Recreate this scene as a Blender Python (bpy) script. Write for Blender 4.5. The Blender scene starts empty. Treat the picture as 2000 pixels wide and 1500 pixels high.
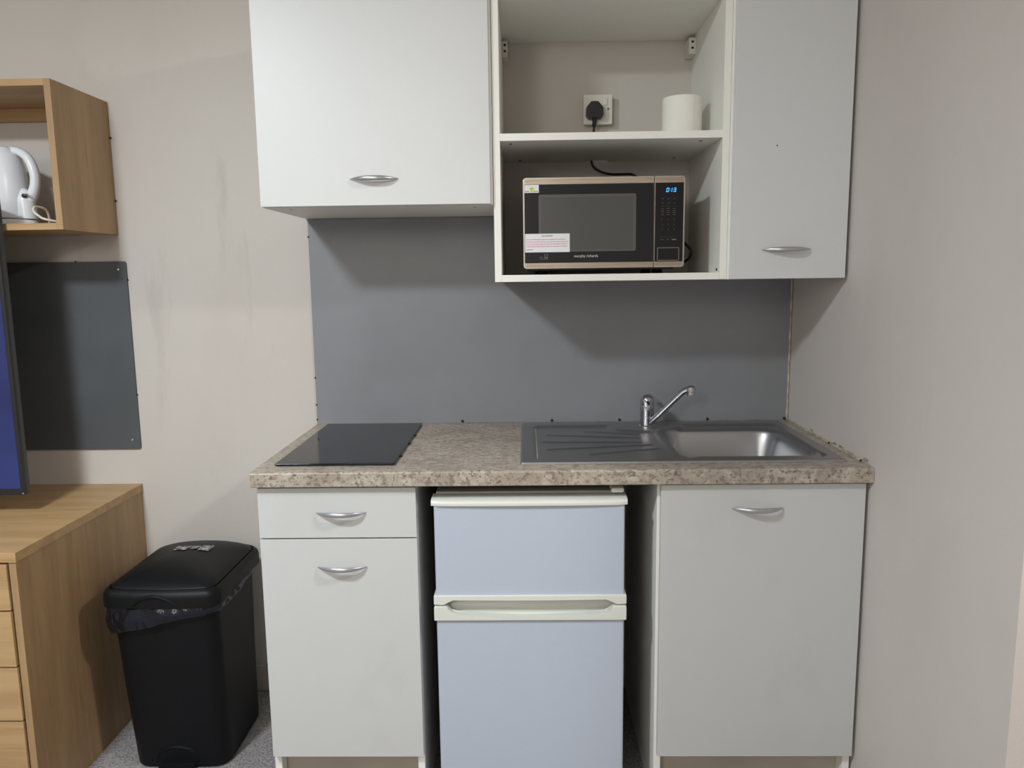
import bpy, bmesh, math, random
from mathutils import Vector, Matrix, noise
random.seed(7)
C = bpy.context.scene.collection
SC = bpy.context.scene

# ------------------------------------------------------------------ camera
cd = bpy.data.cameras.new('camera')
cam = bpy.data.objects.new('camera', cd)
C.objects.link(cam)
cam.location = (0.6721, -2.4004, 1.3752)
cam.rotation_mode = 'XYZ'
cam.matrix_world = (Matrix.Translation((0.6721, -2.4004, 1.3752)) @ Matrix.Rotation(0.0191, 4, 'Z')
                    @ Matrix.Rotation(math.pi / 2 - 0.1416, 4, 'X') @ Matrix.Rotation(-0.0130, 4, 'Z'))
cd.sensor_width = 36.0
cd.lens = 1491.7 * 36 / 2000
cd.clip_start = 0.05
SC.camera = cam

# ------------------------------------------------------------------ world, lamps, exposure
w = bpy.data.worlds.new('world')
SC.world = w
w.use_nodes = True
w.node_tree.nodes['Background'].inputs[0].default_value = (0.8, 0.85, 1, 1)
w.node_tree.nodes['Background'].inputs[1].default_value = 0.02


def globe(name, loc, radius, power, col):
    l = bpy.data.lights.new(name, 'POINT')
    l.shadow_soft_size = radius
    l.energy = power
    l.color = col
    o = bpy.data.objects.new(name, l)
    o.location = loc
    C.objects.link(o)
    return o


def disc(name, loc, size, power, col):
    l = bpy.data.lights.new(name, 'AREA')
    l.shape = 'DISK'
    l.size = size
    l.energy = power
    l.color = col
    o = bpy.data.objects.new(name, l)
    o.location = loc
    C.objects.link(o)
    return o


# ceiling lamps: a flat diffuser with a little side glow left of the camera, a second past the
# corner, plus a soft warm fill globe added behind the camera to lift the shadows
disc('ceiling_lamp_main', (-0.64, -2.08, 2.45), 0.32, 57, (0.875, 0.955, 1.0))
globe('ceiling_lamp_main_rim', (-0.64, -2.08, 2.47), 0.08, 5, (0.8, 0.92, 1.0))
disc('ceiling_lamp_far', (2.14, -1.75, 2.45), 0.24, 34, (1.0, 0.97, 0.93))
globe('ceiling_lamp_far_rim', (2.14, -1.75, 2.47), 0.08, 8, (1.0, 1.0, 0.97))
globe('rear_fill_light', (-0.35, -3.9, 2.1), 0.32, 55, (1.0, 0.97, 0.89))

SC.view_settings.view_transform = 'Standard'
SC.view_settings.look = 'None'
SC.view_settings.gamma = 1
SC.view_settings.use_curve_mapping = False
SC.view_settings.exposure = 0.0


# ------------------------------------------------------------------ materials
def lin(c):
    return tuple(((v / 255) / 12.92 if v / 255 <= 0.04045 else ((v / 255 + 0.055) / 1.055) ** 2.4) for v in c) + (1,)


def mat(name, col, rough=0.5, metal=0.0, var=None, vscale=5, vstretch=(1, 1, 1), bump=0, bscale=200,
        bstretch=(1, 1, 1), spec=0.5, emit=None, estr=0, coat=0, detail=4, ramp=(0.35, 0.65)):
    m = bpy.data.materials.new(name)
    m.use_nodes = True
    nt = m.node_tree
    b = nt.nodes['Principled BSDF']
    b.inputs['Base Color'].default_value = lin(col)
    b.inputs['Roughness'].default_value = rough
    b.inputs['Metallic'].default_value = metal
    b.inputs['Specular IOR Level'].default_value = spec
    b.inputs['Coat Weight'].default_value = coat
    if emit:
        b.inputs['Emission Color'].default_value = lin(emit)
        b.inputs['Emission Strength'].default_value = estr
    tc = nt.nodes.new('ShaderNodeTexCoord')

    def tex(scale, stretch, det):
        mp = nt.nodes.new('ShaderNodeMapping')
        mp.inputs['Scale'].default_value = stretch
        nt.links.new(tc.outputs['Object'], mp.inputs['Vector'])
        n = nt.nodes.new('ShaderNodeTexNoise')
        n.inputs['Scale'].default_value = scale
        n.inputs['Detail'].default_value = det
        nt.links.new(mp.outputs[0], n.inputs['Vector'])
        return n
    if var:
        n = tex(vscale, vstretch, detail)
        r = nt.nodes.new('ShaderNodeValToRGB')
        r.color_ramp.elements[0].position = ramp[0]
        r.color_ramp.elements[1].position = ramp[1]
        r.color_ramp.elements[0].color = lin(var)
        r.color_ramp.elements[1].color = lin(col)
        nt.links.new(n.outputs['Fac'], r.inputs['Fac'])
        nt.links.new(r.outputs['Color'], b.inputs['Base Color'])
    if bump:
        n2 = tex(bscale, bstretch, 3)
        bp = nt.nodes.new('ShaderNodeBump')
        bp.inputs['Strength'].default_value = bump
        bp.inputs['Distance'].default_value = 0.002
        nt.links.new(n2.outputs['Fac'], bp.inputs['Height'])
        nt.links.new(bp.outputs[0], b.inputs['Normal'])
    return m


def mixcol(nt, fac, a, b_):
    x = nt.nodes.new('ShaderNodeMix')
    x.data_type = 'RGBA'
    for s, v in ((x.inputs[0], fac), (x.inputs[6], a), (x.inputs[7], b_)):
        if hasattr(v, 'links'):
            nt.links.new(v, s)
        else:
            s.default_value = v
    return x.outputs[2]


def noise_fac(nt, scale, lo, hi, stretch=(1, 1, 1), detail=5, rough=0.6, loc=(0, 0, 0)):
    tc = nt.nodes.new('ShaderNodeTexCoord')
    mp = nt.nodes.new('ShaderNodeMapping')
    mp.inputs['Scale'].default_value = stretch
    mp.inputs['Location'].default_value = loc
    nt.links.new(tc.outputs['Object'], mp.inputs['Vector'])
    n = nt.nodes.new('ShaderNodeTexNoise')
    n.inputs['Scale'].default_value = scale
    n.inputs['Detail'].default_value = detail
    n.inputs['Roughness'].default_value = rough
    nt.links.new(mp.outputs[0], n.inputs['Vector'])
    mr = nt.nodes.new('ShaderNodeMapRange')
    mr.interpolation_type = 'SMOOTHSTEP'
    mr.inputs['From Min'].default_value = lo
    mr.inputs['From Max'].default_value = hi
    nt.links.new(n.outputs['Fac'], mr.inputs['Value'])
    return mr.outputs[0]


def layered(name, base, layers, rough=0.5, bump=0, bscale=100, bstretch=(1, 1, 1), spec=0.5, coat=0):
    m = mat(name, base, rough, bump=bump, bscale=bscale, bstretch=bstretch, spec=spec, coat=coat)
    nt = m.node_tree
    cur = lin(base)
    for i, (col, scale, lo, hi, st, amt) in enumerate(layers):
        f = noise_fac(nt, scale, lo, hi, st, loc=(i * 3.1, i * 1.7, i))
        mu = nt.nodes.new('ShaderNodeMath')
        mu.operation = 'MULTIPLY'
        mu.inputs[1].default_value = amt
        nt.links.new(f, mu.inputs[0])
        cur = mixcol(nt, mu.outputs[0], cur, lin(col))
    nt.links.new(cur, nt.nodes['Principled BSDF'].inputs['Base Color'])
    return m


M = {}
M['wall'] = layered('painted_wall', (201, 195, 189), [((189, 181, 175), 1.3, .45, .7, (1, 1, .6), .5),
                    ((178, 171, 164), 9, .6, .74, (1, 1, .2), .4), ((150, 140, 128), 60, .76, .82, (1, 1, .5), .5)],
                    rough=.55, bump=.12, bscale=260, spec=.3)
M['wallr'] = layered('painted_side_wall', (201, 194, 189), [((190, 181, 176), 1.3, .45, .7, (1, 1, .6), .5),
                     ((176, 166, 154), 5, .63, .8, (1, 1, .3), .35), ((140, 128, 115), 55, .75, .82, (1, 1, .4), .6)],
                     rough=.55, bump=.15, bscale=260, spec=.3)
M['ceil'] = mat('ceiling_paint', (235, 233, 228), .8)
M['skirt'] = mat('skirting_paint', (196, 190, 182), .45, var=(180, 172, 162), vscale=8)
M['carpet'] = layered('grey_carpet', (160, 156, 156), [((112, 107, 111), 160, .42, .6, (1, 1, 1), .9), ((176, 171, 168), 45, .5, .7, (1, 1, 1), .5)],
                      rough=.95, bump=1.0, bscale=320, spec=.1)
M['white'] = layered('white_melamine', (207, 208, 208), [((199, 199, 197), 3, .55, .75, (1, 1, 1), .4)], rough=.42, bump=.06, bscale=500)
M['white_in'] = mat('white_melamine_carcass', (236, 235, 228), .5, bump=.04, bscale=400)
M['door_base'] = layered('white_melamine_scuffed', (197, 198, 197), [((187, 187, 184), 4, .55, .75, (1, 1, .6), .4),
                         ((150, 148, 140), 38, .74, .82, (1, 1, .6), .4)], rough=.42, bump=.06, bscale=500)
M['edge'] = mat('edge_strip', (224, 226, 218), .45)
M['plinth'] = mat('plinth_board', (176, 168, 152), .5, var=(164, 156, 141), vscale=6)
M['splash'] = layered('grey_splashback_laminate', (134, 136, 142), [((122, 123, 126), 2.2, .4, .7, (1, 1, 1), .6),
                      ((146, 147, 150), 5, .62, .8, (1.6, 1, 1), .3), ((100, 100, 102), 90, .7, .8, (1, 1, 1), .25)], rough=.4, bump=.05, bscale=300)
M['board'] = layered('charcoal_board', (88, 91, 95), [((78, 81, 85), 3, .4, .65, (1, 1, 1), .6)], rough=.6, bump=.1, bscale=350, spec=.3)
M['worktop'] = layered('mottled_stone_laminate', (171, 161, 147), [((145, 133, 120), 9, .46, .6, (1, 1.2, 1), .6),
                       ((196, 189, 175), 26, .5, .66, (1, 1.5, 1), .6), ((122, 105, 95), 56, .49, .63, (1, 1.5, 1), .75),
                       ((84, 70, 64), 120, .55, .66, (1, 1.2, 1), .75), ((60, 48, 44), 60, .66, .74, (1, 1.2, 1), .8), ((208, 202, 190), 150, .6, .7, (1, 1, 1), .5)],
                       rough=.38, bump=.08, bscale=220)
M['glass_hob'] = mat('black_ceramic_glass', (16, 19, 28), .07, spec=.22)
M['black'] = mat('black_plastic', (16, 17, 19), .4)
M['blackg'] = mat('black_gloss', (13, 14, 17), .12)
M['bin'] = mat('black_bin_plastic', (8, 10, 14), .5, spec=.28, bump=.15, bscale=500)
M['liner'] = mat('bin_liner_film', (20, 23, 34), .14, bump=1.0, bscale=95, var=(9, 11, 17), vscale=14)
M['steel'] = mat('brushed_stainless', (170, 170, 172), .38, 1.0, bump=.05, bscale=120, bstretch=(1, 14, 1))
M['bowl'] = mat('satin_stainless', (150, 150, 148), .34, 1.0)
M['chrome'] = mat('chrome', (190, 191, 196), .1, 1.0)
M['handle'] = mat('satin_chrome_handle', (190, 191, 196), .3, .85)
M['mwsteel'] = mat('brushed_steel_trim', (196, 184, 168), .36, 1.0, bump=.08, bscale=90, bstretch=(1, 1, 16), var=(176, 163, 148), vscale=6, vstretch=(1, 1, 10))
M['mwedge'] = mat('bright_steel_edge', (214, 210, 205), .25, 1.0)
M['mwglass'] = mat('microwave_black_glass', (22, 23, 27), .1)
M['mwwin'] = mat('microwave_mesh_window', (84, 83, 81), .2, var=(76, 76, 75), vscale=900, detail=0)
M['mwwinrim'] = mat('microwave_window_rim', (88, 88, 86), .2)
M['mwcase'] = mat('microwave_casing', (120, 110, 98), .35, .6)
M['paper'] = mat('sticker_paper', (226, 228, 232), .5)
M['ink'] = mat('grey_ink', (120, 116, 118), .6)
M['redink'] = mat('red_ink', (205, 140, 148), .6)
M['green'] = mat('yellow_green_ink', (190, 205, 60), .6)
M['greyprint'] = mat('grey_print', (120, 121, 124), .4)
M['dimprint'] = mat('dim_print', (70, 71, 74), .4)
M['logo'] = mat('white_print', (214, 214, 210), .4)
M['digit'] = mat('blue_led', (60, 180, 255), .4, emit=(60, 175, 255), estr=1.3)
M['socket'] = mat('socket_plastic', (222, 220, 208), .3)
M['hole'] = mat('dark_hole', (22, 20, 18), .7)
M['fridge'] = mat('fridge_door_lacquer', (180, 188, 202), .38, bump=.12, bscale=420)
M['ftrim'] = mat('fridge_trim_plastic', (212, 214, 207), .33)
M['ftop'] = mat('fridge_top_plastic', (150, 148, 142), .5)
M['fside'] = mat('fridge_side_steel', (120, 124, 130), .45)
M['roll'] = mat('soft_tissue', (238, 236, 228), .95, bump=.4, bscale=350, spec=.1)
M['card'] = mat('cardboard_tube', (170, 150, 120), .8)
M['kettle'] = mat('white_kettle_plastic', (226, 228, 234), .25)
M['kgrey'] = mat('grey_kettle_gauge', (150, 150, 148), .3)
M['kdark'] = mat('dark_indicator', (40, 42, 52), .2)
M['cordw'] = mat('white_flex', (228, 224, 214), .4)
M['tvblack'] = mat('tv_black_frame', (30, 31, 33), .45)
M['tvside'] = mat('tv_side_plastic', (58, 60, 62), .45)
M['seal'] = mat('white_sealant', (205, 196, 182), .5, var=(150, 138, 122), vscale=40)
M['flake'] = mat('chipped_paint', (176, 166, 150), .7, var=(120, 108, 94), vscale=60)


def wood(name, col, dark, stretch):
    m = layered(name, col, [(dark, 3.2, .38, .62, stretch, .75), (tuple(int(v * .82) for v in dark), 14, .56, .74, stretch, .5),
                            (tuple(min(255, int(v * 1.07)) for v in col), 7, .55, .75, stretch, .5)], rough=.45, bump=.08, bscale=40, bstretch=stretch)
    return m


OAK, OAKD = (182, 150, 108), (164, 132, 92)
M['oakv'] = wood('oak_vertical_grain', (168, 138, 100), (150, 120, 85), (5, 5, .45))
M['oakh'] = wood('oak_horizontal_grain', OAK, OAKD, (.45, 6, 6))
M['oaky'] = wood('oak_depth_grain', OAK, OAKD, (6, .5, 6))

# tv screen: a lit blue picture
m = mat('lit_blue_screen', (6, 8, 20), .12)
nt = m.node_tree
f = noise_fac(nt, 1.6, .3, .7, (1, 1, 1.4))
e = mixcol(nt, f, lin((30, 40, 96)), lin((50, 62, 124)))
nt.links.new(e, nt.nodes['Principled BSDF'].inputs['Emission Color'])
nt.nodes['Principled BSDF'].inputs['Emission Strength'].default_value = .8
M['screen'] = m


# ------------------------------------------------------------------ mesh helpers
def bmnew():
    return bmesh.new()


def box(bm, x0, x1, y0, y1, z0, z1, bev=0.0, seg=2):
    r = bmesh.ops.create_cube(bm, size=1)
    vs = r['verts']
    bmesh.ops.scale(bm, vec=(x1 - x0, y1 - y0, z1 - z0), verts=vs)
    bmesh.ops.translate(bm, vec=((x0 + x1) / 2, (y0 + y1) / 2, (z0 + z1) / 2), verts=vs)
    if bev:
        es = list({e for v in vs for e in v.link_edges})
        bmesh.ops.bevel(bm, geom=es, offset=bev, segments=seg, affect='EDGES', profile=.5)
    return bm


def B(x0, x1, y0, y1, z0, z1, bev=0.0015, seg=2):
    return box(bmnew(), x0, x1, y0, y1, z0, z1, bev, seg)


def tube(bm, pts, rad, n=12, cap=True, smooth=True, sub=6, sq=None):
    P = [Vector(p) for p in pts]
    if smooth and len(P) > 2:
        Q, R = [], []
        rr = rad if isinstance(rad, (list, tuple)) else [rad] * len(P)
        for i in range(len(P) - 1):
            p0, p1, p2, p3 = P[max(i - 1, 0)], P[i], P[i + 1], P[min(i + 2, len(P) - 1)]
            for k in range(sub):
                t = k / sub
                Q.append(.5 * ((2 * p1) + (p2 - p0) * t + (2 * p0 - 5 * p1 + 4 * p2 - p3) * t * t + (3 * p1 - p0 - 3 * p2 + p3) * t ** 3))
                R.append(rr[i] * (1 - t) + rr[i + 1] * t)
        Q.append(P[-1])
        R.append(rr[-1])
    else:
        Q = P
        R = rad if isinstance(rad, (list, tuple)) else [rad] * len(P)
    up = None
    rings = []
    for i, q in enumerate(Q):
        d = (Q[min(i + 1, len(Q) - 1)] - Q[max(i - 1, 0)]).normalized()
        if up is None:
            up = Vector((0, 0, 1)) if abs(d.z) < .9 else Vector((0, 1, 0))
        s = d.cross(up).normalized()
        up = s.cross(d).normalized()
        a, b_ = sq if sq else (1, 1)
        rings.append([bm.verts.new(q + s * math.cos(2 * math.pi * k / n) * R[i] * a + up * math.sin(2 * math.pi * k / n) * R[i] * b_) for k in range(n)])
    for a, b_ in zip(rings, rings[1:]):
        for k in range(n):
            bm.faces.new((a[k], a[(k + 1) % n], b_[(k + 1) % n], b_[k]))
    if cap:
        bm.faces.new(rings[0][::-1])
        bm.faces.new(rings[-1])
    return bm


def lathe(bm, prof, c, n=32, axis='Z', close=True):
    rings = []
    for r, h in prof:
        ring = []
        for k in range(n):
            a = 2 * math.pi * k / n
            if axis == 'Z':
                v = (c[0] + r * math.cos(a), c[1] + r * math.sin(a), c[2] + h)
            elif axis == 'Y':
                v = (c[0] + r * math.cos(a), c[1] + h, c[2] + r * math.sin(a))
            ring.append(bm.verts.new(v))
        rings.append(ring)
    for a, b_ in zip(rings, rings[1:]):
        for k in range(n):
            bm.faces.new((a[k], a[(k + 1) % n], b_[(k + 1) % n], b_[k]))
    if close:
        bm.faces.new(rings[0][::-1])
        bm.faces.new(rings[-1])
    return bm


def prism(bm, poly, y0, y1, bev=0):
    """polygon in x-z extruded along y"""
    a = [bm.verts.new((x, y0, z)) for x, z in poly]
    b_ = [bm.verts.new((x, y1, z)) for x, z in poly]
    n = len(poly)
    bm.faces.new(a)
    bm.faces.new(b_[::-1])
    for k in range(n):
        bm.faces.new((a[k], b_[k], b_[(k + 1) % n], a[(k + 1) % n]))
    if bev:
        bmesh.ops.bevel(bm, geom=bm.edges[:], offset=bev, segments=2, affect='EDGES', profile=.5)
    return bm


def rrect(x0, x1, z0, z1, r, n=5):
    pts = []
    for cx, cz, a0 in ((x1 - r, z1 - r, 0), (x0 + r, z1 - r, 90), (x0 + r, z0 + r, 180), (x1 - r, z0 + r, 270)):
        for k in range(n + 1):
            a = math.radians(a0 + 90 * k / n)
            pts.append((cx + r * math.cos(a), cz + r * math.sin(a)))
    return pts


def worldloc(o):
    l = Vector((0, 0, 0))
    while o:
        l += o.location
        o = o.parent
    return l


def obj(name, bm, m, parent=None, smooth=35):
    bmesh.ops.recalc_face_normals(bm, faces=bm.faces[:])
    if parent:
        bmesh.ops.translate(bm, vec=-worldloc(parent), verts=bm.verts[:])
    me = bpy.data.meshes.new(name)
    bm.to_mesh(me)
    bm.free()
    me.materials.append(M[m])
    if smooth:
        me.polygons.foreach_set('use_smooth', [True] * len(me.polygons))
        me.set_sharp_from_angle(angle=math.radians(smooth))
    o = bpy.data.objects.new(name, me)
    C.objects.link(o)
    o.parent = parent
    if smooth:
        wn = o.modifiers.new('weighted_normal', 'WEIGHTED_NORMAL')
        wn.keep_sharp = True
        wn.weight = 100
    return o


def thing(name, label, cat, loc, group=None):
    o = bpy.data.objects.new(name, None)
    C.objects.link(o)
    o.location = loc
    o.empty_display_size = .05
    o['label'] = label
    o['category'] = cat
    if group:
        o['group'] = group
    return o


def tag(o, label, cat, group=None):
    o['label'] = label
    o['category'] = cat
    if group:
        o['group'] = group
    return o


def struct(name, bm, m):
    o = obj(name, bm, m)
    o['kind'] = 'structure'
    return o


def text(name, s, x, z, y, h, m, parent, shear=0, width=None):
    """flat print facing -y, left-bottom at x,z"""
    cu = bpy.data.curves.new('t', 'FONT')
    cu.body = s
    cu.size = h
    cu.shear = shear
    o = bpy.data.objects.new('t', cu)
    C.objects.link(o)
    dg = bpy.context.evaluated_depsgraph_get()
    me = bpy.data.meshes.new_from_object(o.evaluated_get(dg))
    bpy.data.objects.remove(o)
    xs = [v.co.x for v in me.vertices]
    sc = width / (max(xs) - min(xs)) if width else 1
    L = worldloc(parent)
    for v in me.vertices:
        v.co = Vector((x + (v.co.x - min(xs)) * sc, y, z + v.co.y)) - L
    me.name = name
    me.materials.clear()
    me.materials.append(M[m])
    p = bpy.data.objects.new(name, me)
    C.objects.link(p)
    p.parent = parent
    return p


# ------------------------------------------------------------------ room shell
HC = 2.56
struct('floor', B(-2.6, 3.6, -4.6, .1, -.1, 0, 0), 'carpet')
struct('ceiling', B(-2.6, 3.6, -4.6, .1, HC, HC + .1, 0), 'ceil')
struct('wall_back', B(-2.6, 1.6, 0, .1, 0, HC, 0), 'wall')
struct('wall_right', B(1.4995, 1.62, -1.163, 0, 0, HC, 0), 'wallr')
struct('wall_return', B(1.62, 3.6, -1.163, -1.06, 0, HC, 0), 'wall')
struct('wall_left', B(-2.7, -2.6, -4.6, .1, 0, HC, 0), 'wall')
struct('wall_far_right', B(3.6, 3.7, -4.6, -1.06, 0, HC, 0), 'wall')
struct('wall_front', B(-2.7, 3.7, -4.7, -4.6, 0, HC, 0), 'wall')
struct('baseboard_back', B(-.565, .004, -.014, -.0005, 0, .089, .003), 'skirt')

# ------------------------------------------------------------------ splashback
SPY = -.006
sp = thing('splashback', 'grey laminate splashback panel on the wall between worktop and wall cupboards', 'splashback', (.75, -.003, .9105))
obj('panel', prism(bmnew(), [(.001, .9105), (1.493, .9105), (1.493, 1.356), (.592, 1.356), (.592, 1.553), (.001, 1.553)], SPY, -.0005), 'splash', sp)
bm = bmnew()
for k in range(24):
    z0 = .914 + k * .0182
    tube(bm, [(1.4955, -.006, z0), (1.4955, -.006, z0 + .0182)], [.0028 + .0012 * noise.noise((k, 3, 1)), .0028 + .0012 * noise.noise((k + 1, 3, 1))], 6, smooth=False)
obj('sealant_bead', bm, 'seal', sp)
for px in (.467, .752, .967, 1.245, 1.487):
    bm = bmnew()
    lathe(bm, [(.0045, 0), (.004, -.002), (.002, -.003)], (px, SPY - .0003, .9155), 10, 'Y')
    obj('sealant_spot', bm, 'hole', sp)
for pz in (.925, .973, 1.06, 1.50):
    bm = bmnew()
    lathe(bm, [(.003, 0), (.0028, -.001), (.0015, -.0018)], (.0015, SPY + .0003, pz), 8, 'Y')
    obj('sealant_spot', bm, 'hole', sp)

# ------------------------------------------------------------------ worktop
HW, TW, WX = .91, .038, 1.4985
wt = thing('worktop', 'mottled brown stone-effect laminate worktop with rounded front edge', 'worktop', (.75, -.3, HW))
bm = bmnew()
xc = [0.0, .70, 1.432, WX]
yc = [-.605, -.525, -.085, -.0008]
hole = (1, 1)


def vtx(cache, x, y, z):
    k = (round(x, 5), round(y, 5), round(z, 5))
    if k not in cache:
        cache[k] = bm.verts.new((x, y, z))
    return cache[k]


vc = {}
for z in (HW, HW - TW):
    for i in range(3):
        for j in range(3):
            if (i, j) == hole:
                continue
            q = [vtx(vc, xc[i], yc[j], z), vtx(vc, xc[i + 1], yc[j], z), vtx(vc, xc[i + 1], yc[j + 1], z), vtx(vc, xc[i], yc[j + 1], z)]
            bm.faces.new(q)
prof = []
for k in range(7):
    a = math.radians(90 - 15 * k)
    prof.append((-.605 - .010 * math.cos(a), HW - .005 + .005 * math.sin(a)))
for k in range(1, 4):
    a = math.radians(-30 * k)
    prof.append((-.605 - .006 + -.004 * math.cos(a) * 1.0, HW - TW + .004 + .004 * math.sin(a)))
prof.append((-.605, HW - TW))
prof[0] = (-.605, HW)
for i in range(3):
    for (ya, za), (yb, zb) in zip(prof, prof[1:]):
        bm.faces.new((vtx(vc, xc[i], ya, za), vtx(vc, xc[i + 1], ya, za), vtx(vc, xc[i + 1], yb, zb), vtx(vc, xc[i], yb, zb)))
for x in (0.0, WX):
    bm.faces.new([vtx(vc, x, y, z) for y, z in prof] + [vtx(vc, x, y, HW - TW) for y in yc[1:]] + [vtx(vc, x, y, HW) for y in yc[:0:-1]])
for i in range(3):
    bm.faces.new((vtx(vc, xc[i], yc[3], HW), vtx(vc, xc[i + 1], yc[3], HW), vtx(vc, xc[i + 1], yc[3], HW - TW), vtx(vc, xc[i], yc[3], HW - TW)))
for (xa, ya), (xb, yb) in (((1, 1), (2, 1)), ((2, 1), (2, 2)), ((2, 2), (1, 2)), ((1, 2), (1, 1))):
    bm.faces.new((vtx(vc, xc[xa], yc[ya], HW), vtx(vc, xc[xb], yc[yb], HW), vtx(vc, xc[xb], yc[yb], HW - TW), vtx(vc, xc[xa], yc[ya], HW - TW)))
obj('laminate_slab', bm, 'worktop', wt)
# sealant along the right wall, cracked, with chipped paint
bm = bmnew()
pts, rd = [], []
for k in range(30):
    t = k / 29
    pts.append((1.4965 + .0008 * noise.noise((k * .9, 0, 0)), -.012 - .575 * t, HW + .001 + .0012 * noise.noise((k * .7, 5, 0))))
    rd.append(.0028 + .0016 * noise.noise((k * 1.3, 9, 0)))
tube(bm, pts, rd, 6, sub=2)
obj('sealant_bead', bm, 'seal', wt)
for (ya, za, w_, h_) in ((-.21, .9135, .026, .009), (-.375, .9125, .03, .007), (-.42, .9125, .035, .008), (-.47, .912, .06, .004), (-.565, .913, .035, .010)):
    n = 9
    poly = []
    for k in range(n):
        a = 2 * math.pi * k / n
        r = .75 + .5 * noise.noise((k * 1.1, ya * 20, 3))
        poly.append((ya + w_ / 2 * math.cos(a) * r, za + h_ / 2 + h_ / 2 * math.sin(a) * r))
    bm = bmnew()
    vs = [bm.verts.new((1.4992, y, z)) for y, z in poly]
    bm.faces.new(vs)
    r = bmesh.ops.extrude_face_region(bm, geom=bm.faces[:])
    bmesh.ops.translate(bm, vec=(-.0012, 0, 0), verts=[v for v in r['geom'] if isinstance(v, bmesh.types.BMVert)])
    obj('paint_flake', bm, 'flake', wt, 0)
for ya in (-.35, -.55):
    bm = bmnew()
    bmesh.ops.create_icosphere(bm, subdivisions=1, radius=.0035)
    bmesh.ops.translate(bm, vec=(1.494, ya, HW + .002), verts=bm.verts[:])
    obj('sealant_spot', bm, 'hole', wt)

# ------------------------------------------------------------------ hob
hb = thing('ceramic_hob', 'black glass hob set flat into the left end of the worktop', 'hob', (.19, -.3, HW))
obj('glass_top', B(.042, .342, -.556, -.034, HW + .0022, HW + .0072, .0022, 3), 'glass_hob', hb)
obj('seal_strip', B(.046, .338, -.552, -.038, HW + .0001, HW + .0022, 0), 'black', hb)
for yy in (-.46, -.31, -.2):
    obj('fixing_clip', B(.3395, .3465, yy - .006, yy + .006, HW + .0002, HW + .004, .001), 'black', hb)

# ------------------------------------------------------------------ sink
sk = thing('kitchen_sink', 'stainless steel inset sink with ribbed drainer and single bowl', 'sink', (1.06, -.295, HW))
SX0, SX1, SY0, SY1 = .655, 1.462, -.552, -.038
RIDGES = [((.845, -.159), (1.001, -.213)), ((.731, -.207), (.994, -.258)), ((.716, -.301), (.99, -.312)), ((.728, -.393), (1.012, -.344)), ((.84, -.45), (1.027, -.39))]


def sdrr(x, y, x0, x1, y0, y1, r):
    cx, cy = (x0 + x1) / 2, (y0 + y1) / 2
    qx, qy = abs(x - cx) - (x1 - x0) / 2 + r, abs(y - cy) - (y1 - y0) / 2 + r
    return math.hypot(max(qx, 0), max(qy, 0)) + min(max(qx, qy), 0) - r


def ss(a, b_, v):
    t = min(1, max(0, (v - a) / (b_ - a)))
    return t * t * (3 - 2 * t)


def sink_h(x, y):
    h = .0050 * math.sqrt(ss(-.0001, .0045, -sdrr(x, y, SX0, SX1, SY0, SY1, .006))) + .0003
    d = sdrr(x, y, .688, 1.432, -.522, -.085, .03)
    # raised ledge round the tap hole
    d = max(d, .075 - math.hypot((x - 1.035) * .7, y + .10))
    h -= .0062 * ss(0, .012, -d)
    # lip dividing drainer and bowl
    db = sdrr(x, y, 1.066, 1.408, -.508, -.155, .062)
    h += .0035 * math.exp(-((db - .014) / .007) ** 2)
    if x < 1.06:
        for (ax, ay), (bx, by) in RIDGES:
            t = min(1, max(0, ((x - ax) * (bx - ax) + (y - ay) * (by - ay)) / ((bx - ax) ** 2 + (by - ay) ** 2)))
            dd = math.hypot(x - ax - t * (bx - ax), y - ay - t * (by - ay))
            h += .0032 * math.exp(-(dd / .0042) ** 2)
    de = math.hypot((x - 1.046) / .026, (y + .508) / .013)
    h -= .004 * ss(0, .5, 1 - de)
    if db < 0:
        h = h - .148 * ss(0, .052, -db) - .006 * ss(.05, .18, -db)
    return h


bm = bmnew()
fine_ = [0, .0005, .0012, .002, .003]
ys = [SY0 + f_ for f_ in fine_] + [SY0 + .0045 + (SY1 - SY0 - .009) * j / 150 for j in range(151)] + [SY1 - f_ for f_ in fine_[::-1]]
xs_ = [SX0 + f_ for f_ in fine_] + [SX0 + .0045 + (SX1 - SX0 - .009) * j / 230 for j in range(231)] + [SX1 - f_ for f_ in fine_[::-1]]
g = [[bm.verts.new((x, y, HW + sink_h(x, y))) for x in xs_] for y in ys]
for j in range(len(ys) - 1):
    for i in range(len(xs_) - 1):
        bm.faces.new((g[j][i], g[j][i + 1], g[j + 1][i + 1], g[j + 1][i]))
obj('basin_and_drainer', bm, 'steel', sk, 80)
bm = bmnew()
lathe(bm, [(.044, .0), (.044, .003), (.036, .003), (.032, -.001), (.012, -.001), (.01, .004), (.0, .004)], (1.237, -.33, HW - .1535), 28)
obj('waste_strainer', bm, 'chrome', sk)
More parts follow.
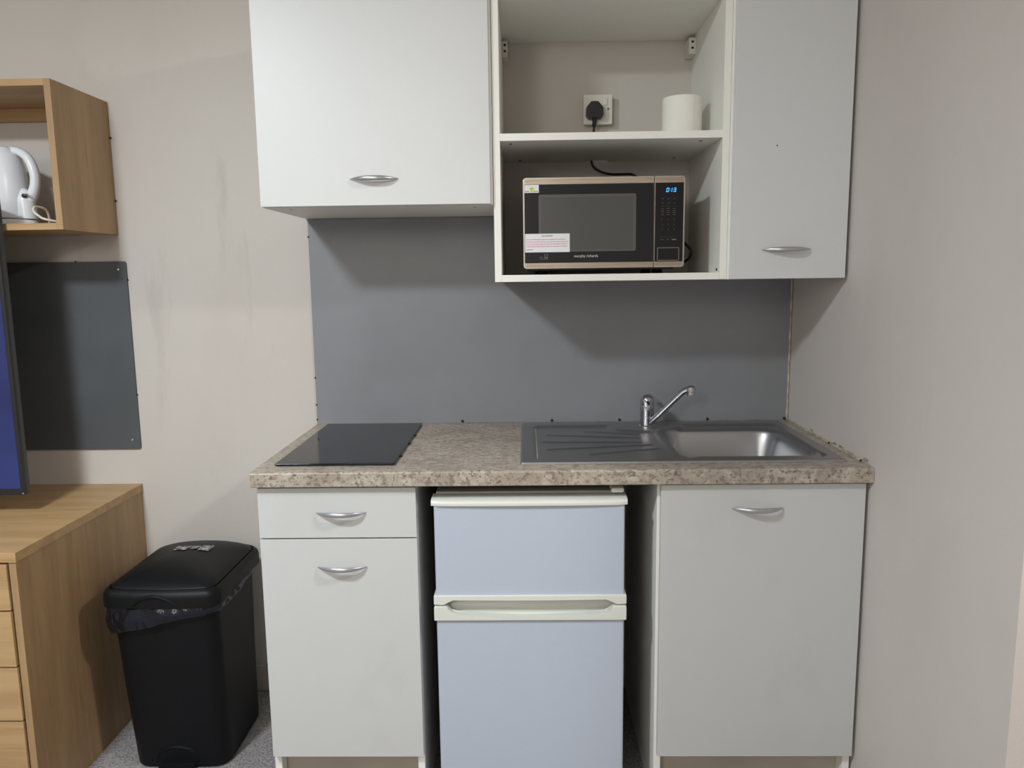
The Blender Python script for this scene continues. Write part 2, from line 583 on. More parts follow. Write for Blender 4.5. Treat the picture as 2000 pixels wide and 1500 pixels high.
# ------------------------------------------------------------------ tap
TX, TY, TZ = 1.036, -.116, HW + .0056
tp = thing('mixer_tap', 'chrome single lever mixer tap with angled swivel spout behind the sink', 'tap', (TX, TY, TZ))
bm = bmnew()
lathe(bm, [(.0255, 0), (.0255, .003), (.0235, .005), (.0225, .006)], (TX, TY, TZ), 32)
obj('base_flange', bm, 'chrome', tp)
bm = bmnew()
lathe(bm, [(.0215, .006), (.021, .030), (.0205, .031), (.021, .032), (.021, .064), (.0195, .067)], (TX, TY, TZ), 32)
obj('body', bm, 'chrome', tp)
bm = bmnew()
lathe(bm, [(.0195, .067), (.0205, .069), (.0208, .080), (.0195, .087), (.0155, .093), (.009, .0965), (.001, .0975)], (TX, TY, TZ), 32)
hd = obj('lever_head', bm, 'chrome', tp)
bm = bmnew()
lathe(bm, [(.0042, .002), (.0042, -.0012), (.003, -.0018), (.0005, -.0015)], (TX - .001, TY - .0207, TZ + .077), 16, 'Y')
obj('indicator_dot', bm, 'black', hd)
bm = bmnew()
tube(bm, [(TX + .006, TY + .010, TZ + .082), (TX + .010, TY + .03, TZ + .085), (TX + .014, TY + .060, TZ + .088)], [.006, .005, .0055], 12, sq=(1.3, .7))
obj('lever', bm, 'chrome', hd)
bm = bmnew()
ex, ey, ez = 1.148, -.205, 1.041
tube(bm, [(TX + .004, TY - .01, TZ + .012), (TX + .020, TY - .024, TZ + .03), (TX + .050, TY - .046, TZ + .066), (TX + .078, TY - .066, TZ + .100), (TX + .094, TY - .078, TZ + .1185), (ex - .004, ey + .002, ez + .0005)],
     [.0088, .0088, .0088, .0088, .0088, .0092], 16, sub=8)
spt = obj('spout', bm, 'chrome', tp)
bm = bmnew()
lathe(bm, [(.0015, .0115), (.007, .0105), (.0115, .006), (.0125, 0), (.0125, -.008), (.0115, -.009), (.012, -.010), (.012, -.016), (.009, -.017)], (ex, ey, ez), 24)
obj('nozzle', bm, 'chrome', spt)


# ------------------------------------------------------------------ bow handle
def handle(parent, xc_, z, yface, half=.0615):
    bm = bmnew()
    n, ns = 12, 30
    rings = []
    for i in range(ns + 1):
        t = -1 + 2 * i / ns
        y = yface - .0235 * (1 - abs(t) ** 2.2) - .0012
        env = max(.06, (1 - abs(t) ** 2.6))
        rz, ry = .0010 + .0056 * env, .0012 + .0034 * env
        zc = z
        rings.append([bm.verts.new((xc_ + half * t, y + ry * math.sin(2 * math.pi * k / n) if True else y, zc + rz * math.cos(2 * math.pi * k / n))) for k in range(n)])
    for a, b_ in zip(rings, rings[1:]):
        for k in range(n):
            bm.faces.new((a[k], a[(k + 1) % n], b_[(k + 1) % n], b_[k]))
    bm.faces.new(rings[0][::-1])
    bm.faces.new(rings[-1])
    return obj('handle', bm, 'handle', parent, 50)


# ------------------------------------------------------------------ base cupboards
FY = -.595     # door faces
def base_unit(name, label, x0, x1):
    t = thing(name, label, 'cupboard', ((x0 + x1) / 2, -.3, 0))
    p = .018
    obj('side_panel', B(x0, x0 + p, FY + .019, -.02, 0, HW - TW - .001, .001), 'white_in', t)
    obj('side_panel', B(x1 - p, x1, FY + .019, -.02, 0, HW - TW - .001, .001), 'white_in', t)
    obj('bottom_panel', B(x0 + p, x1 - p, FY + .02, -.02, .15, .168, 0), 'white_in', t)
    obj('back_panel', B(x0 + p, x1 - p, -.026, -.02, .15, HW - TW - .002, 0), 'white_in', t)
    obj('front_rail', B(x0 + p, x1 - p, FY + .02, FY + .10, .853, HW - TW - .001, 0), 'white_in', t)
    obj('plinth', B(x0 + p, x1 - p, FY + .055, FY + .071, 0, .148, .001), 'plinth', t)
    return t


bl = base_unit('base_cupboard', 'white base cupboard with drawer above door, under the black hob', .006, .3985)
dr = obj('drawer_front', B(.0085, .3985, FY, FY + .018, .7385, .8655, .0012), 'door_base', bl)
handle(dr, .2135, .803, FY)
d = obj('door', B(.0085, .3985, FY, FY + .018, .1515, .7350, .0012), 'door_base', bl)
handle(d, .2105, .664, FY)
br = base_unit('base_cupboard', 'white single-door base cupboard under the sink bowl', .990, 1.4925)
d = obj('door', B(.9965, 1.4905, FY, FY + .018, .1515, .8665, .0012), 'door_base', br)
handle(d, 1.2305, .807, FY)

# ------------------------------------------------------------------ fridge freezer
fr = thing('fridge_freezer', 'small white two-door fridge freezer standing under the worktop', 'fridge', (.675, -.33, 0))
FX0, FX1, FF = .438, .9125, -.602
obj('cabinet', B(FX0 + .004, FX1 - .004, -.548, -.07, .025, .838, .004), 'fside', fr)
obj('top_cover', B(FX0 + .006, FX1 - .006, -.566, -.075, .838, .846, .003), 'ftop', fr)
for sx in (FX0 + .05, FX1 - .05):
    for sy in (-.5, -.12):
        bm = bmnew()
        lathe(bm, [(.018, 0), (.018, .012), (.01, .014), (.01, .026)], (sx, sy, 0), 14)
        obj('foot', bm, 'black', fr)
bm = bmnew()
fz = obj('freezer_door', B(FX0 + .004, FX1 - .004, FF, -.55, .588, .823, .005, 3), 'fridge', fr)
# top trim: bull-nosed strip that slopes back
bm = bmnew()
pr = [(-.607, .821), (-.608, .827), (-.606, .8315), (-.600, .8345), (-.585, .8365), (-.566, .8375), (-.552, .8375), (-.552, .821)]
n = 24
rings = []
for i in range(n + 1):
    t = i / n
    x = FX0 - .002 + (FX1 - FX0 + .004) * t
    e_ = 1 - (2 * t - 1) ** 2
    sh = .004 if i in (0, n) else 0
    rings.append([bm.verts.new((x, y - .0035 * e_ + (sh if y < -.6 else 0), z)) for y, z in pr])
for a, b_ in zip(rings, rings[1:]):
    for k in range(len(pr)):
        bm.faces.new((a[k], a[(k + 1) % len(pr)], b_[(k + 1) % len(pr)], b_[k]))
bm.faces.new(rings[0])
bm.faces.new(rings[-1][::-1])
obj('top_trim', bm, 'ftrim', fz, 50)
# freezer bottom trim with finger notch
xa, xb = FX0 - .001, FX1 + .001
poly = [(xa, .5915), (xb, .5915), (xb, .569), (xb - .022, .567), (xb - .030, .570), (xb - .042, .5795), (xb - .05, .5805)]
for k in range(1, 10):
    t = k / 10
    poly.append((xb - .05 + (xa + .05 - xb + .05) * t, .5805 - .0015 * math.sin(math.pi * t)))
poly += [(xa + .05, .5805), (xa + .042, .5795), (xa + .030, .570), (xa + .022, .567), (xa, .569)]
obj('lower_trim', prism(bmnew(), poly, -.608, -.552, .0015), 'ftrim', fz, 50)
fd = obj('fridge_door', B(FX0 + .004, FX1 - .004, FF, -.55, .045, .530, .005, 3), 'fridge', fr)
poly = [(xa, .527), (xb, .527), (xb, .562), (xb - .003, .5645), (xb - .028, .5645), (xb - .034, .561), (xb - .044, .548), (xb - .052, .544)]
for k in range(1, 12):
    t = k / 12
    poly.append((xb - .052 + (xa + .052 - xb + .052) * t, .544 - .009 * math.sin(math.pi * t)))
poly += [(xa + .052, .544), (xa + .044, .548), (xa + .034, .561), (xa + .028, .5645), (xa + .003, .5645), (xa, .562)]
up_ = obj('upper_trim', prism(bmnew(), poly, -.609, -.588, .0018), 'ftrim', fd, 50)
bm = bmnew()   # scooped back of the grip
pr = [(-.590, .531), (-.586, .5335), (-.577, .541), (-.570, .552), (-.566, .5645), (-.552, .5645), (-.552, .531)]
a = [bm.verts.new((xa + .004, y, z)) for y, z in pr]
b_ = [bm.verts.new((xb - .004, y, z)) for y, z in pr]
for k in range(len(pr)):
    bm.faces.new((a[k], a[(k + 1) % len(pr)], b_[(k + 1) % len(pr)], b_[k]))
bm.faces.new(a)
bm.faces.new(b_[::-1])
obj('grip_recess', bm, 'ftrim', fd, 50)
bm = bmnew()
box(bm, .876, .908, -.592, -.50, .8465, .8585, .005, 3)
obj('hinge_cover', bm, 'ftrim', fr)


# ------------------------------------------------------------------ wall cupboards
UT = 2.0775
UY = -.394
UDF = -.412
def carcass(t, x0, x1, z0, z1, m='white_in'):
    p = .018
    obj('side_panel', B(x0, x0 + p, UY, -.001, z0, z1, .0008), m, t)
    obj('side_panel', B(x1 - p, x1, UY, -.001, z0, z1, .0008), m, t)
    obj('bottom_panel', B(x0 + p, x1 - p, UY, -.008, z0, z0 + p, 0), m, t)
    obj('top_panel', B(x0 + p, x1 - p, UY, -.008, z1 - p, z1, 0), m, t)


ul = thing('wall_cupboard', 'white wall cupboard with one wide door, left of the microwave shelf', 'cupboard', (.29, -.2, 1.555))
carcass(ul, -.006, .5915, 1.5555, UT)
obj('back_panel', B(.012, .5735, -.008, -.003, 1.556, UT, 0), 'white_in', ul)
d = obj('door', B(-.004, .5855, UDF, UY - .0005, 1.556, UT, .0014), 'white', ul)
handle(d, .2905, 1.6215, UDF)
for sx in (.05, .54):
    bm = bmnew()
    lathe(bm, [(.004, .0006), (.004, -.0006), (.001, -.001)], (sx, -.33, 1.5555), 10)
    obj('screw_cap', bm, 'greyprint', ul)

ur = thing('wall_cupboard', 'narrow white wall cupboard in the corner against the right wall', 'cupboard', (1.34, -.2, 1.357))
carcass(ur, 1.1925, 1.4945, 1.357, UT)
obj('back_panel', B(1.211, 1.476, -.008, -.003, 1.358, UT, 0), 'white_in', ur)
d = obj('door', B(1.1985, 1.4905, UDF, UY - .0005, 1.3575, UT, .0014), 'white', ur)
handle(d, 1.3375, 1.431, UDF)
bm = bmnew()
lathe(bm, [(.0018, .0004), (.0016, -.0008), (.0004, -.001)], (1.306, UDF, 1.688), 8, 'Y')
obj('speck', bm, 'hole', d)

# open microwave unit
MX0, MX1 = .593, 1.1920
mu = thing('open_wall_unit', 'white open-fronted wall unit with one shelf, holding the microwave', 'shelf unit', (.89, -.2, 1.3575))
p = .018
obj('side_panel', B(MX0, MX0 + p, UY, -.001, 1.3575, UT, .0008), 'white_in', mu)
obj('side_panel', B(MX1 - p, MX1, UY, -.001, 1.3575, UT, .0008), 'white_in', mu)
obj('bottom_panel', B(MX0 + p, MX1 - p, UY, -.001, 1.3575, 1.3755, .0008), 'white_in', mu)
obj('top_panel', B(MX0 + p, MX1 - p, UY, -.001, UT - p, UT, .0008), 'white_in', mu)
# shelf with cable notch at the back
bm = bmnew()
nt0, nt1, nd = .862, .926, -.030
poly = [(MX0 + p, UY + .001), (MX1 - p, UY + .001), (MX1 - p, -.001), (nt1, -.001), (nt1, nd), (nt0, nd), (nt0, -.001), (MX0 + p, -.001)]
a = [bm.verts.new((x, y, 1.713)) for x, y in poly]
b_ = [bm.verts.new((x, y, 1.731)) for x, y in poly]
bm.faces.new(a)
bm.faces.new(b_)
for k in range(len(poly)):
    bm.faces.new((a[k], a[(k + 1) % len(poly)], b_[(k + 1) % len(poly)], b_[k]))
sh = obj('shelf', bm, 'white_in', mu)
for sx, sy in ((.637, -.345), (.66, -.05), (1.13, -.345), (1.115, -.06)):
    bm = bmnew()
    lathe(bm, [(.0045, .0004), (.0045, -.0008), (.001, -.0012)], (sx, sy, 1.713), 12)
    obj('screw_cap', bm, 'hole', sh)
bm = bmnew()
lathe(bm, [(.0035, .0004), (.003, -.001), (.001, -.001)], (1.1735, -.37, 1.383), 8, 'Y')
obj('screw_cap', bm, 'hole', mu)
for x0, x1 in ((MX0 + p, MX0 + p + .016), (MX1 - p - .021, MX1 - p)):
    hg = obj('hanging_bracket', B(x0, x1, -.062, -.0005, 2.004, 2.050, .002), 'socket', mu)
    for zz in (2.021, 2.038):
        bm = bmnew()
        lathe(bm, [(.0036, .001), (.0036, -.0006), (.001, -.0004)], ((x0 + x1) / 2, -.062, zz), 12, 'Y')
        obj('adjusting_screw', bm, 'hole', hg)

# ------------------------------------------------------------------ socket
so = thing('wall_socket', 'white single switched wall socket above the microwave shelf', 'socket', (.893, 0, 1.86))
obj('back_box', B(.853, .934, -.024, -.0005, 1.819, 1.900, .002), 'socket', so)
fp = obj('face_plate', B(.850, .936, -.033, -.024, 1.817, 1.903, .0025, 3), 'socket', so)
obj('rocker_switch', B(.9105, .9205, -.037, -.033, 1.871, 1.893, .0012), 'socket', so)
bm = bmnew()
lathe(bm, [(.0036, .0005), (.0036, -.0012), (.0005, -.0006)], (.924, -.033, 1.861), 12, 'Y')
obj('screw', bm, 'greyprint', so)

# ------------------------------------------------------------------ microwave
mw = thing('microwave_oven', 'black and steel microwave oven with blue clock and white warning label', 'microwave', (.878, -.2, 1.3755))
X0, X1, Z0, Z1, MF = .668, 1.089, 1.391, 1.6245, -.360
bm = bmnew()
tube(bm, [(.8805, -.048, 1.812), (.879, -.044, 1.785), (.8765, -.026, 1.755), (.876, -.0155, 1.735), (.876, -.0155, 1.712), (.880, -.035, 1.694),
          (.893, -.075, 1.676), (.917, -.13, 1.660), (.945, -.185, 1.652), (.968, -.235, 1.645), (.985, -.24, 1.634), (1.012, -.20, 1.6295), (1.045, -.13, 1.6295),
          (1.075, -.066, 1.626), (1.094, -.045, 1.60), (1.102, -.05, 1.55), (1.108, -.11, 1.50), (1.120, -.18, 1.466), (1.142, -.20, 1.436), (1.132, -.18, 1.409), (1.100, -.08, 1.401), (1.07, -.042, 1.405)],
     .0036, 10, sub=5)
pc = obj('power_cord', bm, 'black', mw)
bm = bmnew()
cxp, czp = .8815, 1.8535
poly = [(cxp - .010, czp + .0245), (cxp + .010, czp + .0245), (cxp + .0245, czp + .008), (cxp + .0255, czp - .014), (cxp + .019, czp - .0235), (cxp - .019, czp - .0235), (cxp - .0255, czp - .014), (cxp - .0245, czp + .008)]
prism(bm, poly, -.062, -.0335, .002)
obj('plug', bm, 'black', pc)
bm = bmnew()
tube(bm, [(.8815, -.05, 1.834), (.881, -.05, 1.818), (.880, -.047, 1.808)], [.0068, .0062, .005], 10, sub=3)
obj('strain_relief', bm, 'black', pc)
obj('casing', B(X0 + .004, X1 - .004, -.335, -.055, Z0 + .002, Z1 - .002, .006, 3), 'mwcase', mw)
bm = bmnew()
box(bm, X0 + .02, X1 - .02, -.33, -.07, Z0 - .005, Z0 + .002, .001)
obj('underside', bm, 'black', mw)
for sx in (X0 + .05, X1 - .06):
    for sy in (-.30, -.10):
        bm = bmnew()
        lathe(bm, [(.014, 0), (.016, .003), (.012, .0105), (.012, .016)], (sx, sy, 1.3755), 16)
        obj('foot', bm, 'black', mw)
DX = 1.0095
dzb, dzt = 1.4055, 1.6075


def front(name, xa, xb, corners):
    bm = bmnew()
    pts = []
    r = .007
    for cx, cz, a0, on in ((xb, Z1, 0, 'R' in corners), (xa, Z1, 90, 'L' in corners), (xa, Z0, 180, 'L' in corners), (xb, Z0, 270, 'R' in corners)):
        rr = r if on else .0006
        sx, sz = (1 if cx == xb else -1), (1 if cz == Z1 else -1)
        for k in range(6):
            a = math.radians(a0 + 18 * k)
            pts.append((cx - sx * rr + rr * math.cos(a), cz - sz * rr + rr * math.sin(a)))
    prism(bm, pts, MF, -.335, .0012)
    return obj(name, bm, 'mwedge', mw, 50)


dr_ = front('door', X0, DX - .0008, 'L')
cp = front('control_panel', DX + .0008, X1, 'R')
e_ = .0045
for par, xa, xb in ((dr_, X0 + e_, DX - .0012), (cp, DX + .0022, X1 - e_)):
    obj('steel_strip', B(xa, xb, MF - .0006, MF + .001, dzt, Z1 - .003, 0), 'mwsteel', par)
    obj('steel_strip', B(xa, xb, MF - .0006, MF + .001, Z0 + .003, dzb, 0), 'mwsteel', par)
gl = obj('glass_front', B(X0 + e_ - .001, DX - .0012, MF - .0008, MF + .001, dzb, dzt, .0003), 'mwglass', dr_)
obj('window_rim', prism(bmnew(), rrect(.7085, .9625, 1.4345, 1.5815, .004), MF - .0010, MF - .0002), 'mwwinrim', dr_)
obj('window', prism(bmnew(), rrect(.7145, .9545, 1.4395, 1.5745, .003), MF - .0013, MF - .0004), 'mwwin', dr_)
obj('panel_face', B(DX + .0022, X1 - e_ + .001, MF - .0008, MF + .001, dzb, dzt, .0003), 'blackg', cp)
obj('push_button', B(1.0195, 1.0745, MF - .0016, MF - .0002, 1.409, 1.4405, .0005), 'blackg', cp)
bm = bmnew()
for x0, x1, z0, z1 in ((1.0188, 1.0752, 1.4405, 1.4415), (1.0188, 1.0752, 1.408, 1.409), (1.0188, 1.0198, 1.408, 1.4415), (1.0742, 1.0752, 1.408, 1.4415)):
    box(bm, x0, x1, MF - .0018, MF - .0004, z0, z1)
obj('button_border', bm, 'mwedge', cp)
# clock digits, slanted segments
SEG = {'0': 'abcdef', '1': 'bc', '3': 'abcdg'}
bm = bmnew()


def seg_digit(ch, x, z, w_, h_):
    t = .0015
    S = {'a': (x, x + w_, z + h_ - t, z + h_), 'd': (x, x + w_, z, z + t), 'g': (x, x + w_, z + h_ / 2 - t / 2, z + h_ / 2 + t / 2),
         'b': (x + w_ - t, x + w_, z + h_ / 2, z + h_), 'c': (x + w_ - t, x + w_, z, z + h_ / 2), 'f': (x, x + t, z + h_ / 2, z + h_), 'e': (x, x + t, z, z + h_ / 2)}
    for s in SEG[ch]:
        x0, x1, z0, z1 = S[s]
        sl = lambda zz: (zz - z) * .16
        vs = [bm.verts.new((x0 + sl(z0), MF - .0011, z0)), bm.verts.new((x1 + sl(z0), MF - .0011, z0)), bm.verts.new((x1 + sl(z1), MF - .0011, z1)), bm.verts.new((x0 + sl(z1), MF - .0011, z1))]
        bm.faces.new(vs)


seg_digit('0', 1.0395, 1.5835, .0066, .0105)
seg_digit('1', 1.0480, 1.5835, .0066, .0105)
seg_digit('3', 1.0580, 1.5835, .0066, .0105)
for zz in (1.5862, 1.5908):
    box(bm, 1.0492, 1.0504, MF - .0012, MF - .0009, zz, zz + .0013)
obj('clock_digits', bm, 'digit', cp, 0)
# dim legends and the keypad
rng = random.Random(3)
bm = bmnew()
for zz, ln in ((1.566, .006), (1.555, .007), (1.547, .0), (1.541, .008), (1.535, .008), (1.530, .008), (1.525, .008)):
    for cx_ in (1.031, 1.046, 1.0615):
        l = (ln or .011) * (.8 + .4 * rng.random())
        box(bm, cx_ - l / 2, cx_ + l / 2, MF - .0011, MF - .0009, zz, zz + (.0016 if ln else .0005))
for cx_, l in ((1.031, .009), (1.046, .006)):
    box(bm, cx_ - l / 2, cx_ + l / 2, MF - .0011, MF - .0009, 1.4615, 1.4632)
box(bm, 1.023, 1.070, MF - .0011, MF - .0009, 1.4685, 1.469)
obj('panel_legend', bm, 'dimprint', cp, 0)['kind'] = 'stuff'
for i, ch in enumerate('123456789'):
    text('key_number', ch, 1.0295 + .0155 * (i % 3), 1.511 - .0125 * (i // 3), MF - .0011, .0062, 'dimprint', cp)
bm = bmnew()
box(bm, 1.056, 1.068, MF - .0011, MF - .0009, 1.4612, 1.4634)
obj('start_legend', bm, 'greyprint', cp, 0)
text('brand_lettering', 'morphy richards', .8015, 1.4195, MF - .0011, .0100, 'logo', dr_, width=.062)
bm = bmnew()
for x0, x1, z0, z1 in ((.722, .7325, 1.427, 1.4278), (.7235, .7245, 1.417, 1.427), (.7305, .7315, 1.417, 1.427), (.711, .7325, 1.4158, 1.4166), (.711, .7118, 1.4158, 1.422), (.713, .719, 1.421, 1.4218), (.726, .729, 1.418, 1.4215)):
    box(bm, x0, x1, MF - .0011, MF - .0009, z0, z1)
obj('oven_symbol', bm, 'greyprint', dr_, 0)
# warning label
wl = obj('warning_label', B(.6725, .7895, MF - .0017, MF - .0010, 1.4335, 1.4815, 0), 'paper', dr_)
wl['label'] = 'white paper warning label with red print'


def scribble(name, rows, m, parent, y):
    bm = bmnew()
    for x, x1, z, h_ in rows:
        while x < x1:
            l = .0012 + .0035 * rng.random()
            box(bm, x, min(x + l, x1), y - .0001, y + .0002, z, z + h_)
            x += l + .0008 + .0006 * rng.random()
    o = obj(name, bm, m, parent, 0)
    o['kind'] = 'stuff'
    return o


yl = MF - .0018
scribble('label_heading', [(.716, .746, 1.4745, .0024)], 'ink', wl, yl)
scribble('label_text', [(.676, .780, 1.4655, .0022), (.676, .786, 1.4595, .0022), (.676, .784, 1.4535, .0022), (.676, .784, 1.4475, .0022)], 'redink', wl, yl)
scribble('label_footnote', [(.676, .694, 1.4395, .002)], 'ink', wl, yl)
es = obj('energy_sticker', B(.6722, .7095, MF - .0016, MF - .0009, 1.5865, 1.6065, 0), 'paper', dr_)
bm = bmnew()
prism(bm, [(.6875, 1.5885), (.6875, 1.595), (.6845, 1.595), (.6845, 1.599), (.6885, 1.599), (.6908, 1.6045), (.6931, 1.599), (.697, 1.599), (.697, 1.595), (.694, 1.595), (.694, 1.5885)], MF - .0018, MF - .0015)
obj('sticker_emblem', bm, 'green', es, 0)
scribble('sticker_text', [(.674, .686, 1.589, .0025), (.6955, .707, 1.589, .0025)], 'ink', es, MF - .0017)

# ------------------------------------------------------------------ paper roll
rl = thing('paper_roll', 'white toilet paper roll standing on the shelf above the microwave', 'paper roll', (1.0975, -.255, 1.731))
bm = bmnew()
lathe(bm, [(.021, .001), (.0515, .001), (.0525, .003), (.0525, .106), (.051, .108), (.021, .108)], (1.0975, -.255, 1.7305), 48)
bmesh.ops.delete(bm, geom=[f_ for f_ in bm.faces if len(f_.verts) > 4], context='FACES_ONLY')
obj('tissue', bm, 'roll', rl)
bm = bmnew()
lathe(bm, [(.0208, .001), (.0208, .1078), (.0198, .1078), (.0198, .001)], (1.0975, -.255, 1.7305), 32, close=False)
obj('cardboard_core', bm, 'card', rl)
bm = bmnew()   # loose tail of the sheet
a0, a1 = math.radians(-62), math.radians(-30)
vs0 = []
for k in range(9):
    a = a0 + (a1 - a0) * k / 8
    r = .0532 + .0015 * (k / 8)
    vs0.append((bm.verts.new((1.0975 + r * math.cos(a), -.255 + r * math.sin(a), 1.7325)), bm.verts.new((1.0975 + r * math.cos(a), -.255 + r * math.sin(a), 1.8375))))
for (a, b_), (c_, d_) in zip(vs0, vs0[1:]):
    bm.faces.new((a, c_, d_, b_))
obj('loose_sheet', bm, 'roll', rl)

# ------------------------------------------------------------------ oak wall box
ob = thing('oak_wall_box', 'open oak-effect box shelf on the wall holding the kettle', 'shelf', (-1.0, -.15, 1.515))
OX0, OX1, OD = -1.36, -.5935, -.288
obj('side_panel', B(OX1 - .018, OX1, OD, -.0005, 1.515, 1.912, .0008), 'oakv', ob)
obj('side_panel', B(OX0, OX0 + .018, OD, -.0005, 1.515, 1.912, .0008), 'oakv', ob)
obj('top_panel', B(OX0 + .018, OX1 - .018, OD, -.0005, 1.894, 1.912, .0006), 'oakh', ob)
obj('bottom_panel', B(OX0 + .018, OX1 - .018, OD, -.0005, 1.515, 1.533, .0006), 'oakh', ob)
obj('hanging_rail', B(OX0 + .018, OX1 - .018, -.018, -.0005, 1.856, 1.894, .0006), 'oakh', ob)
for zz in (1.806, 1.618):
    bm = bmnew()
    bmesh.ops.create_icosphere(bm, subdivisions=1, radius=.0035)
    bmesh.ops.translate(bm, vec=(OX1 + .0015, -.004, zz), verts=bm.verts[:])
    obj('sealant_spot', bm, 'hole', ob)

# ------------------------------------------------------------------ kettle
KX, KY, KZ = -.842, -.170, 1.533
kt = thing('electric_kettle', 'white plastic jug kettle standing in the oak wall box', 'kettle', (KX, KY, KZ))
bm = bmnew()
lathe(bm, [(.078, 0), (.081, .003), (.081, .014), (.077, .018)], (KX, KY, KZ), 40)
for v in bm.verts:
    if v.co.x > KX + .02:
        v.co.x += .022 * ((v.co.x - KX) / .08)
        v.co.y = KY + (v.co.y - KY) * (1 - .35 * max(0, (v.co.x - KX - .02) / .08))
kb = obj('power_base', bm, 'kettle', kt)
bm = bmnew()
lathe(bm, [(.070, .020), (.076, .024), (.0785, .05), (.079, .09), (.077, .13), (.072, .17), (.064, .20), (.056, .214)], (KX, KY, KZ), 40)
obj('jug_body', bm, 'kettle', kt, 60)
bm = bmnew()
lathe(bm, [(.058, .212), (.057, .218), (.045, .2225), (.02, .225), (.001, .2255)], (KX, KY, KZ), 40)
ld = obj('lid', bm, 'kettle', kt, 60)
bm = bmnew()   # spout
a = [(-.064, .17), (-.092, .213), (-.055, .216)]
vsl = [bm.verts.new((KX - .063, KY - .03, KZ + .165)), bm.verts.new((KX - .063, KY + .03, KZ + .165)), bm.verts.new((KX - .050, KY + .036, KZ + .216)),
       bm.verts.new((KX - .050, KY - .036, KZ + .216)), bm.verts.new((KX - .094, KY, KZ + .214)), bm.verts.new((KX - .074, KY, KZ + .165))]
for f_ in ((0, 5, 4, 3), (5, 1, 2, 4), (3, 4, 2), (0, 1, 5), (0, 3, 2, 1)):
    bm.faces.new([vsl[i] for i in f_])
obj('spout', bm, 'kettle', kt, 60)
bm = bmnew()
tube(bm, [(KX + .030, KY, KZ + .214), (KX + .066, KY - .002, KZ + .211), (KX + .096, KY - .004, KZ + .192), (KX + .1115, KY - .005, KZ + .155), (KX + .112, KY - .005, KZ + .12), (KX + .103, KY - .005, KZ + .092), (KX + .088, KY - .005, KZ + .066)],
     [.010, .012, .0125, .013, .013, .014, .0155], 14, sq=(1.15, 1.0))
obj('handle', bm, 'kettle', kt, 60)
bm = bmnew()
tube(bm, [(KX + .076, KY - .004, KZ + .020), (KX + .0755, KY - .004, KZ + .050), (KX + .0745, KY - .004, KZ + .074), (KX + .067, KY - .003, KZ + .093), (KX + .056, KY - .002, KZ + .106)], [.0295, .0292, .0285, .021, .009], 20, sq=(1, .95))
cl = obj('switch_column', bm, 'kettle', kt, 60)
bm = bmnew()
bmesh.ops.create_uvsphere(bm, u_segments=14, v_segments=8, radius=.0078)
bmesh.ops.scale(bm, vec=(1, .6, .8), verts=bm.verts[:])
bmesh.ops.translate(bm, vec=(KX + .091, KY - .028, KZ + .084), verts=bm.verts[:])
obj('indicator_lens', bm, 'kdark', cl)
bm = bmnew()
tube(bm, [(KX + .094, KY - .034, KZ + .086), (KX + .103, KY - .034, KZ + .0865), (KX + .112, KY - .034, KZ + .083)], [.0028, .0026, .0016], 8, sub=3)
obj('switch_lever', bm, 'mwedge', cl)
bm = bmnew()
tube(bm, [(KX + .095, KY + .02, KZ + .008), (KX + .115, KY + .035, KZ + .006), (KX + .128, KY + .01, KZ + .045), (KX + .122, KY - .03, KZ + .052), (KX + .128, KY - .05, KZ + .038), (KX + .148, KY - .06, KZ + .024), (KX + .172, KY - .07, KZ + .014), (KX + .205, KY - .02, KZ + .005), (KX + .19, KY + .06, KZ + .004), (KX + .12, KY + .12, KZ + .004)],
     .0033, 8, sub=6)
obj('cord', bm, 'cordw', kb)

# ------------------------------------------------------------------ dark wall board
wb = thing('wall_board', 'dark charcoal protective panel screwed to the wall behind the television', 'board', (-1.2, -.003, .834))
obj('panel', prism(bmnew(), rrect(-1.85, -.576, .834, 1.4335, .008), -.006, -.0005, 0), 'board', wb)
for sx, sz in ((-.602, 1.408), (-.602, .865), (-1.82, 1.408), (-1.82, .865)):
    bm = bmnew()
    lathe(bm, [(.0045, .0004), (.004, -.0016), (.0015, -.0022), (.0004, -.0012)], (sx, -.006, sz), 12, 'Y')
    obj('screw', bm, 'handle', wb)
for sx, sz in ((-.5755, 1.377), (-.5755, 1.012), (-.735, 1.434)):
    bm = bmnew()
    bmesh.ops.create_icosphere(bm, subdivisions=1, radius=.003)
    bmesh.ops.translate(bm, vec=(sx, -.004, sz), verts=bm.verts[:])
    obj('sealant_spot', bm, 'hole', wb)

# ------------------------------------------------------------------ chest of drawers / desk
ch = thing('drawer_desk', 'oak-effect desk unit with four drawers under the television', 'desk', (-1.3, -.3, 0))
CX0, CX1, CD, CZ = -2.25, -.5835, -.630, .7175
obj('desk_top', B(CX0, CX1, CD, -.0008, CZ - .025, CZ, .0012), 'oakh', ch)
obj('side_panel', B(CX1 - .022, CX1 - .004, CD + .004, -.002, 0, CZ - .0255, .0008), 'oakv', ch)
obj('side_panel', B(-1.12, -1.102, CD + .004, -.002, 0, CZ - .0255, .0008), 'oakv', ch)
obj('side_panel', B(CX0 + .004, CX0 + .022, CD + .004, -.002, 0, CZ - .0255, .0008), 'oakv', ch)
obj('back_panel', B(-1.102, CX1 - .022, -.02, -.01, .05, CZ - .026, 0), 'oakv', ch)
lv = [.689, .567, .4195, .2735, .105]
for i, (zt, zb) in enumerate(zip(lv, lv[1:])):
    obj('drawer_front', B(-1.098, CX1 - .0255, CD - .001 - .002 * (i == 1), CD + .017, zb + .002, zt - .002, .0012), 'oakh', ch)
obj('plinth', B(-1.101, CX1 - .0225, CD + .03, CD + .048, 0, .10, .0008), 'oakh', ch)

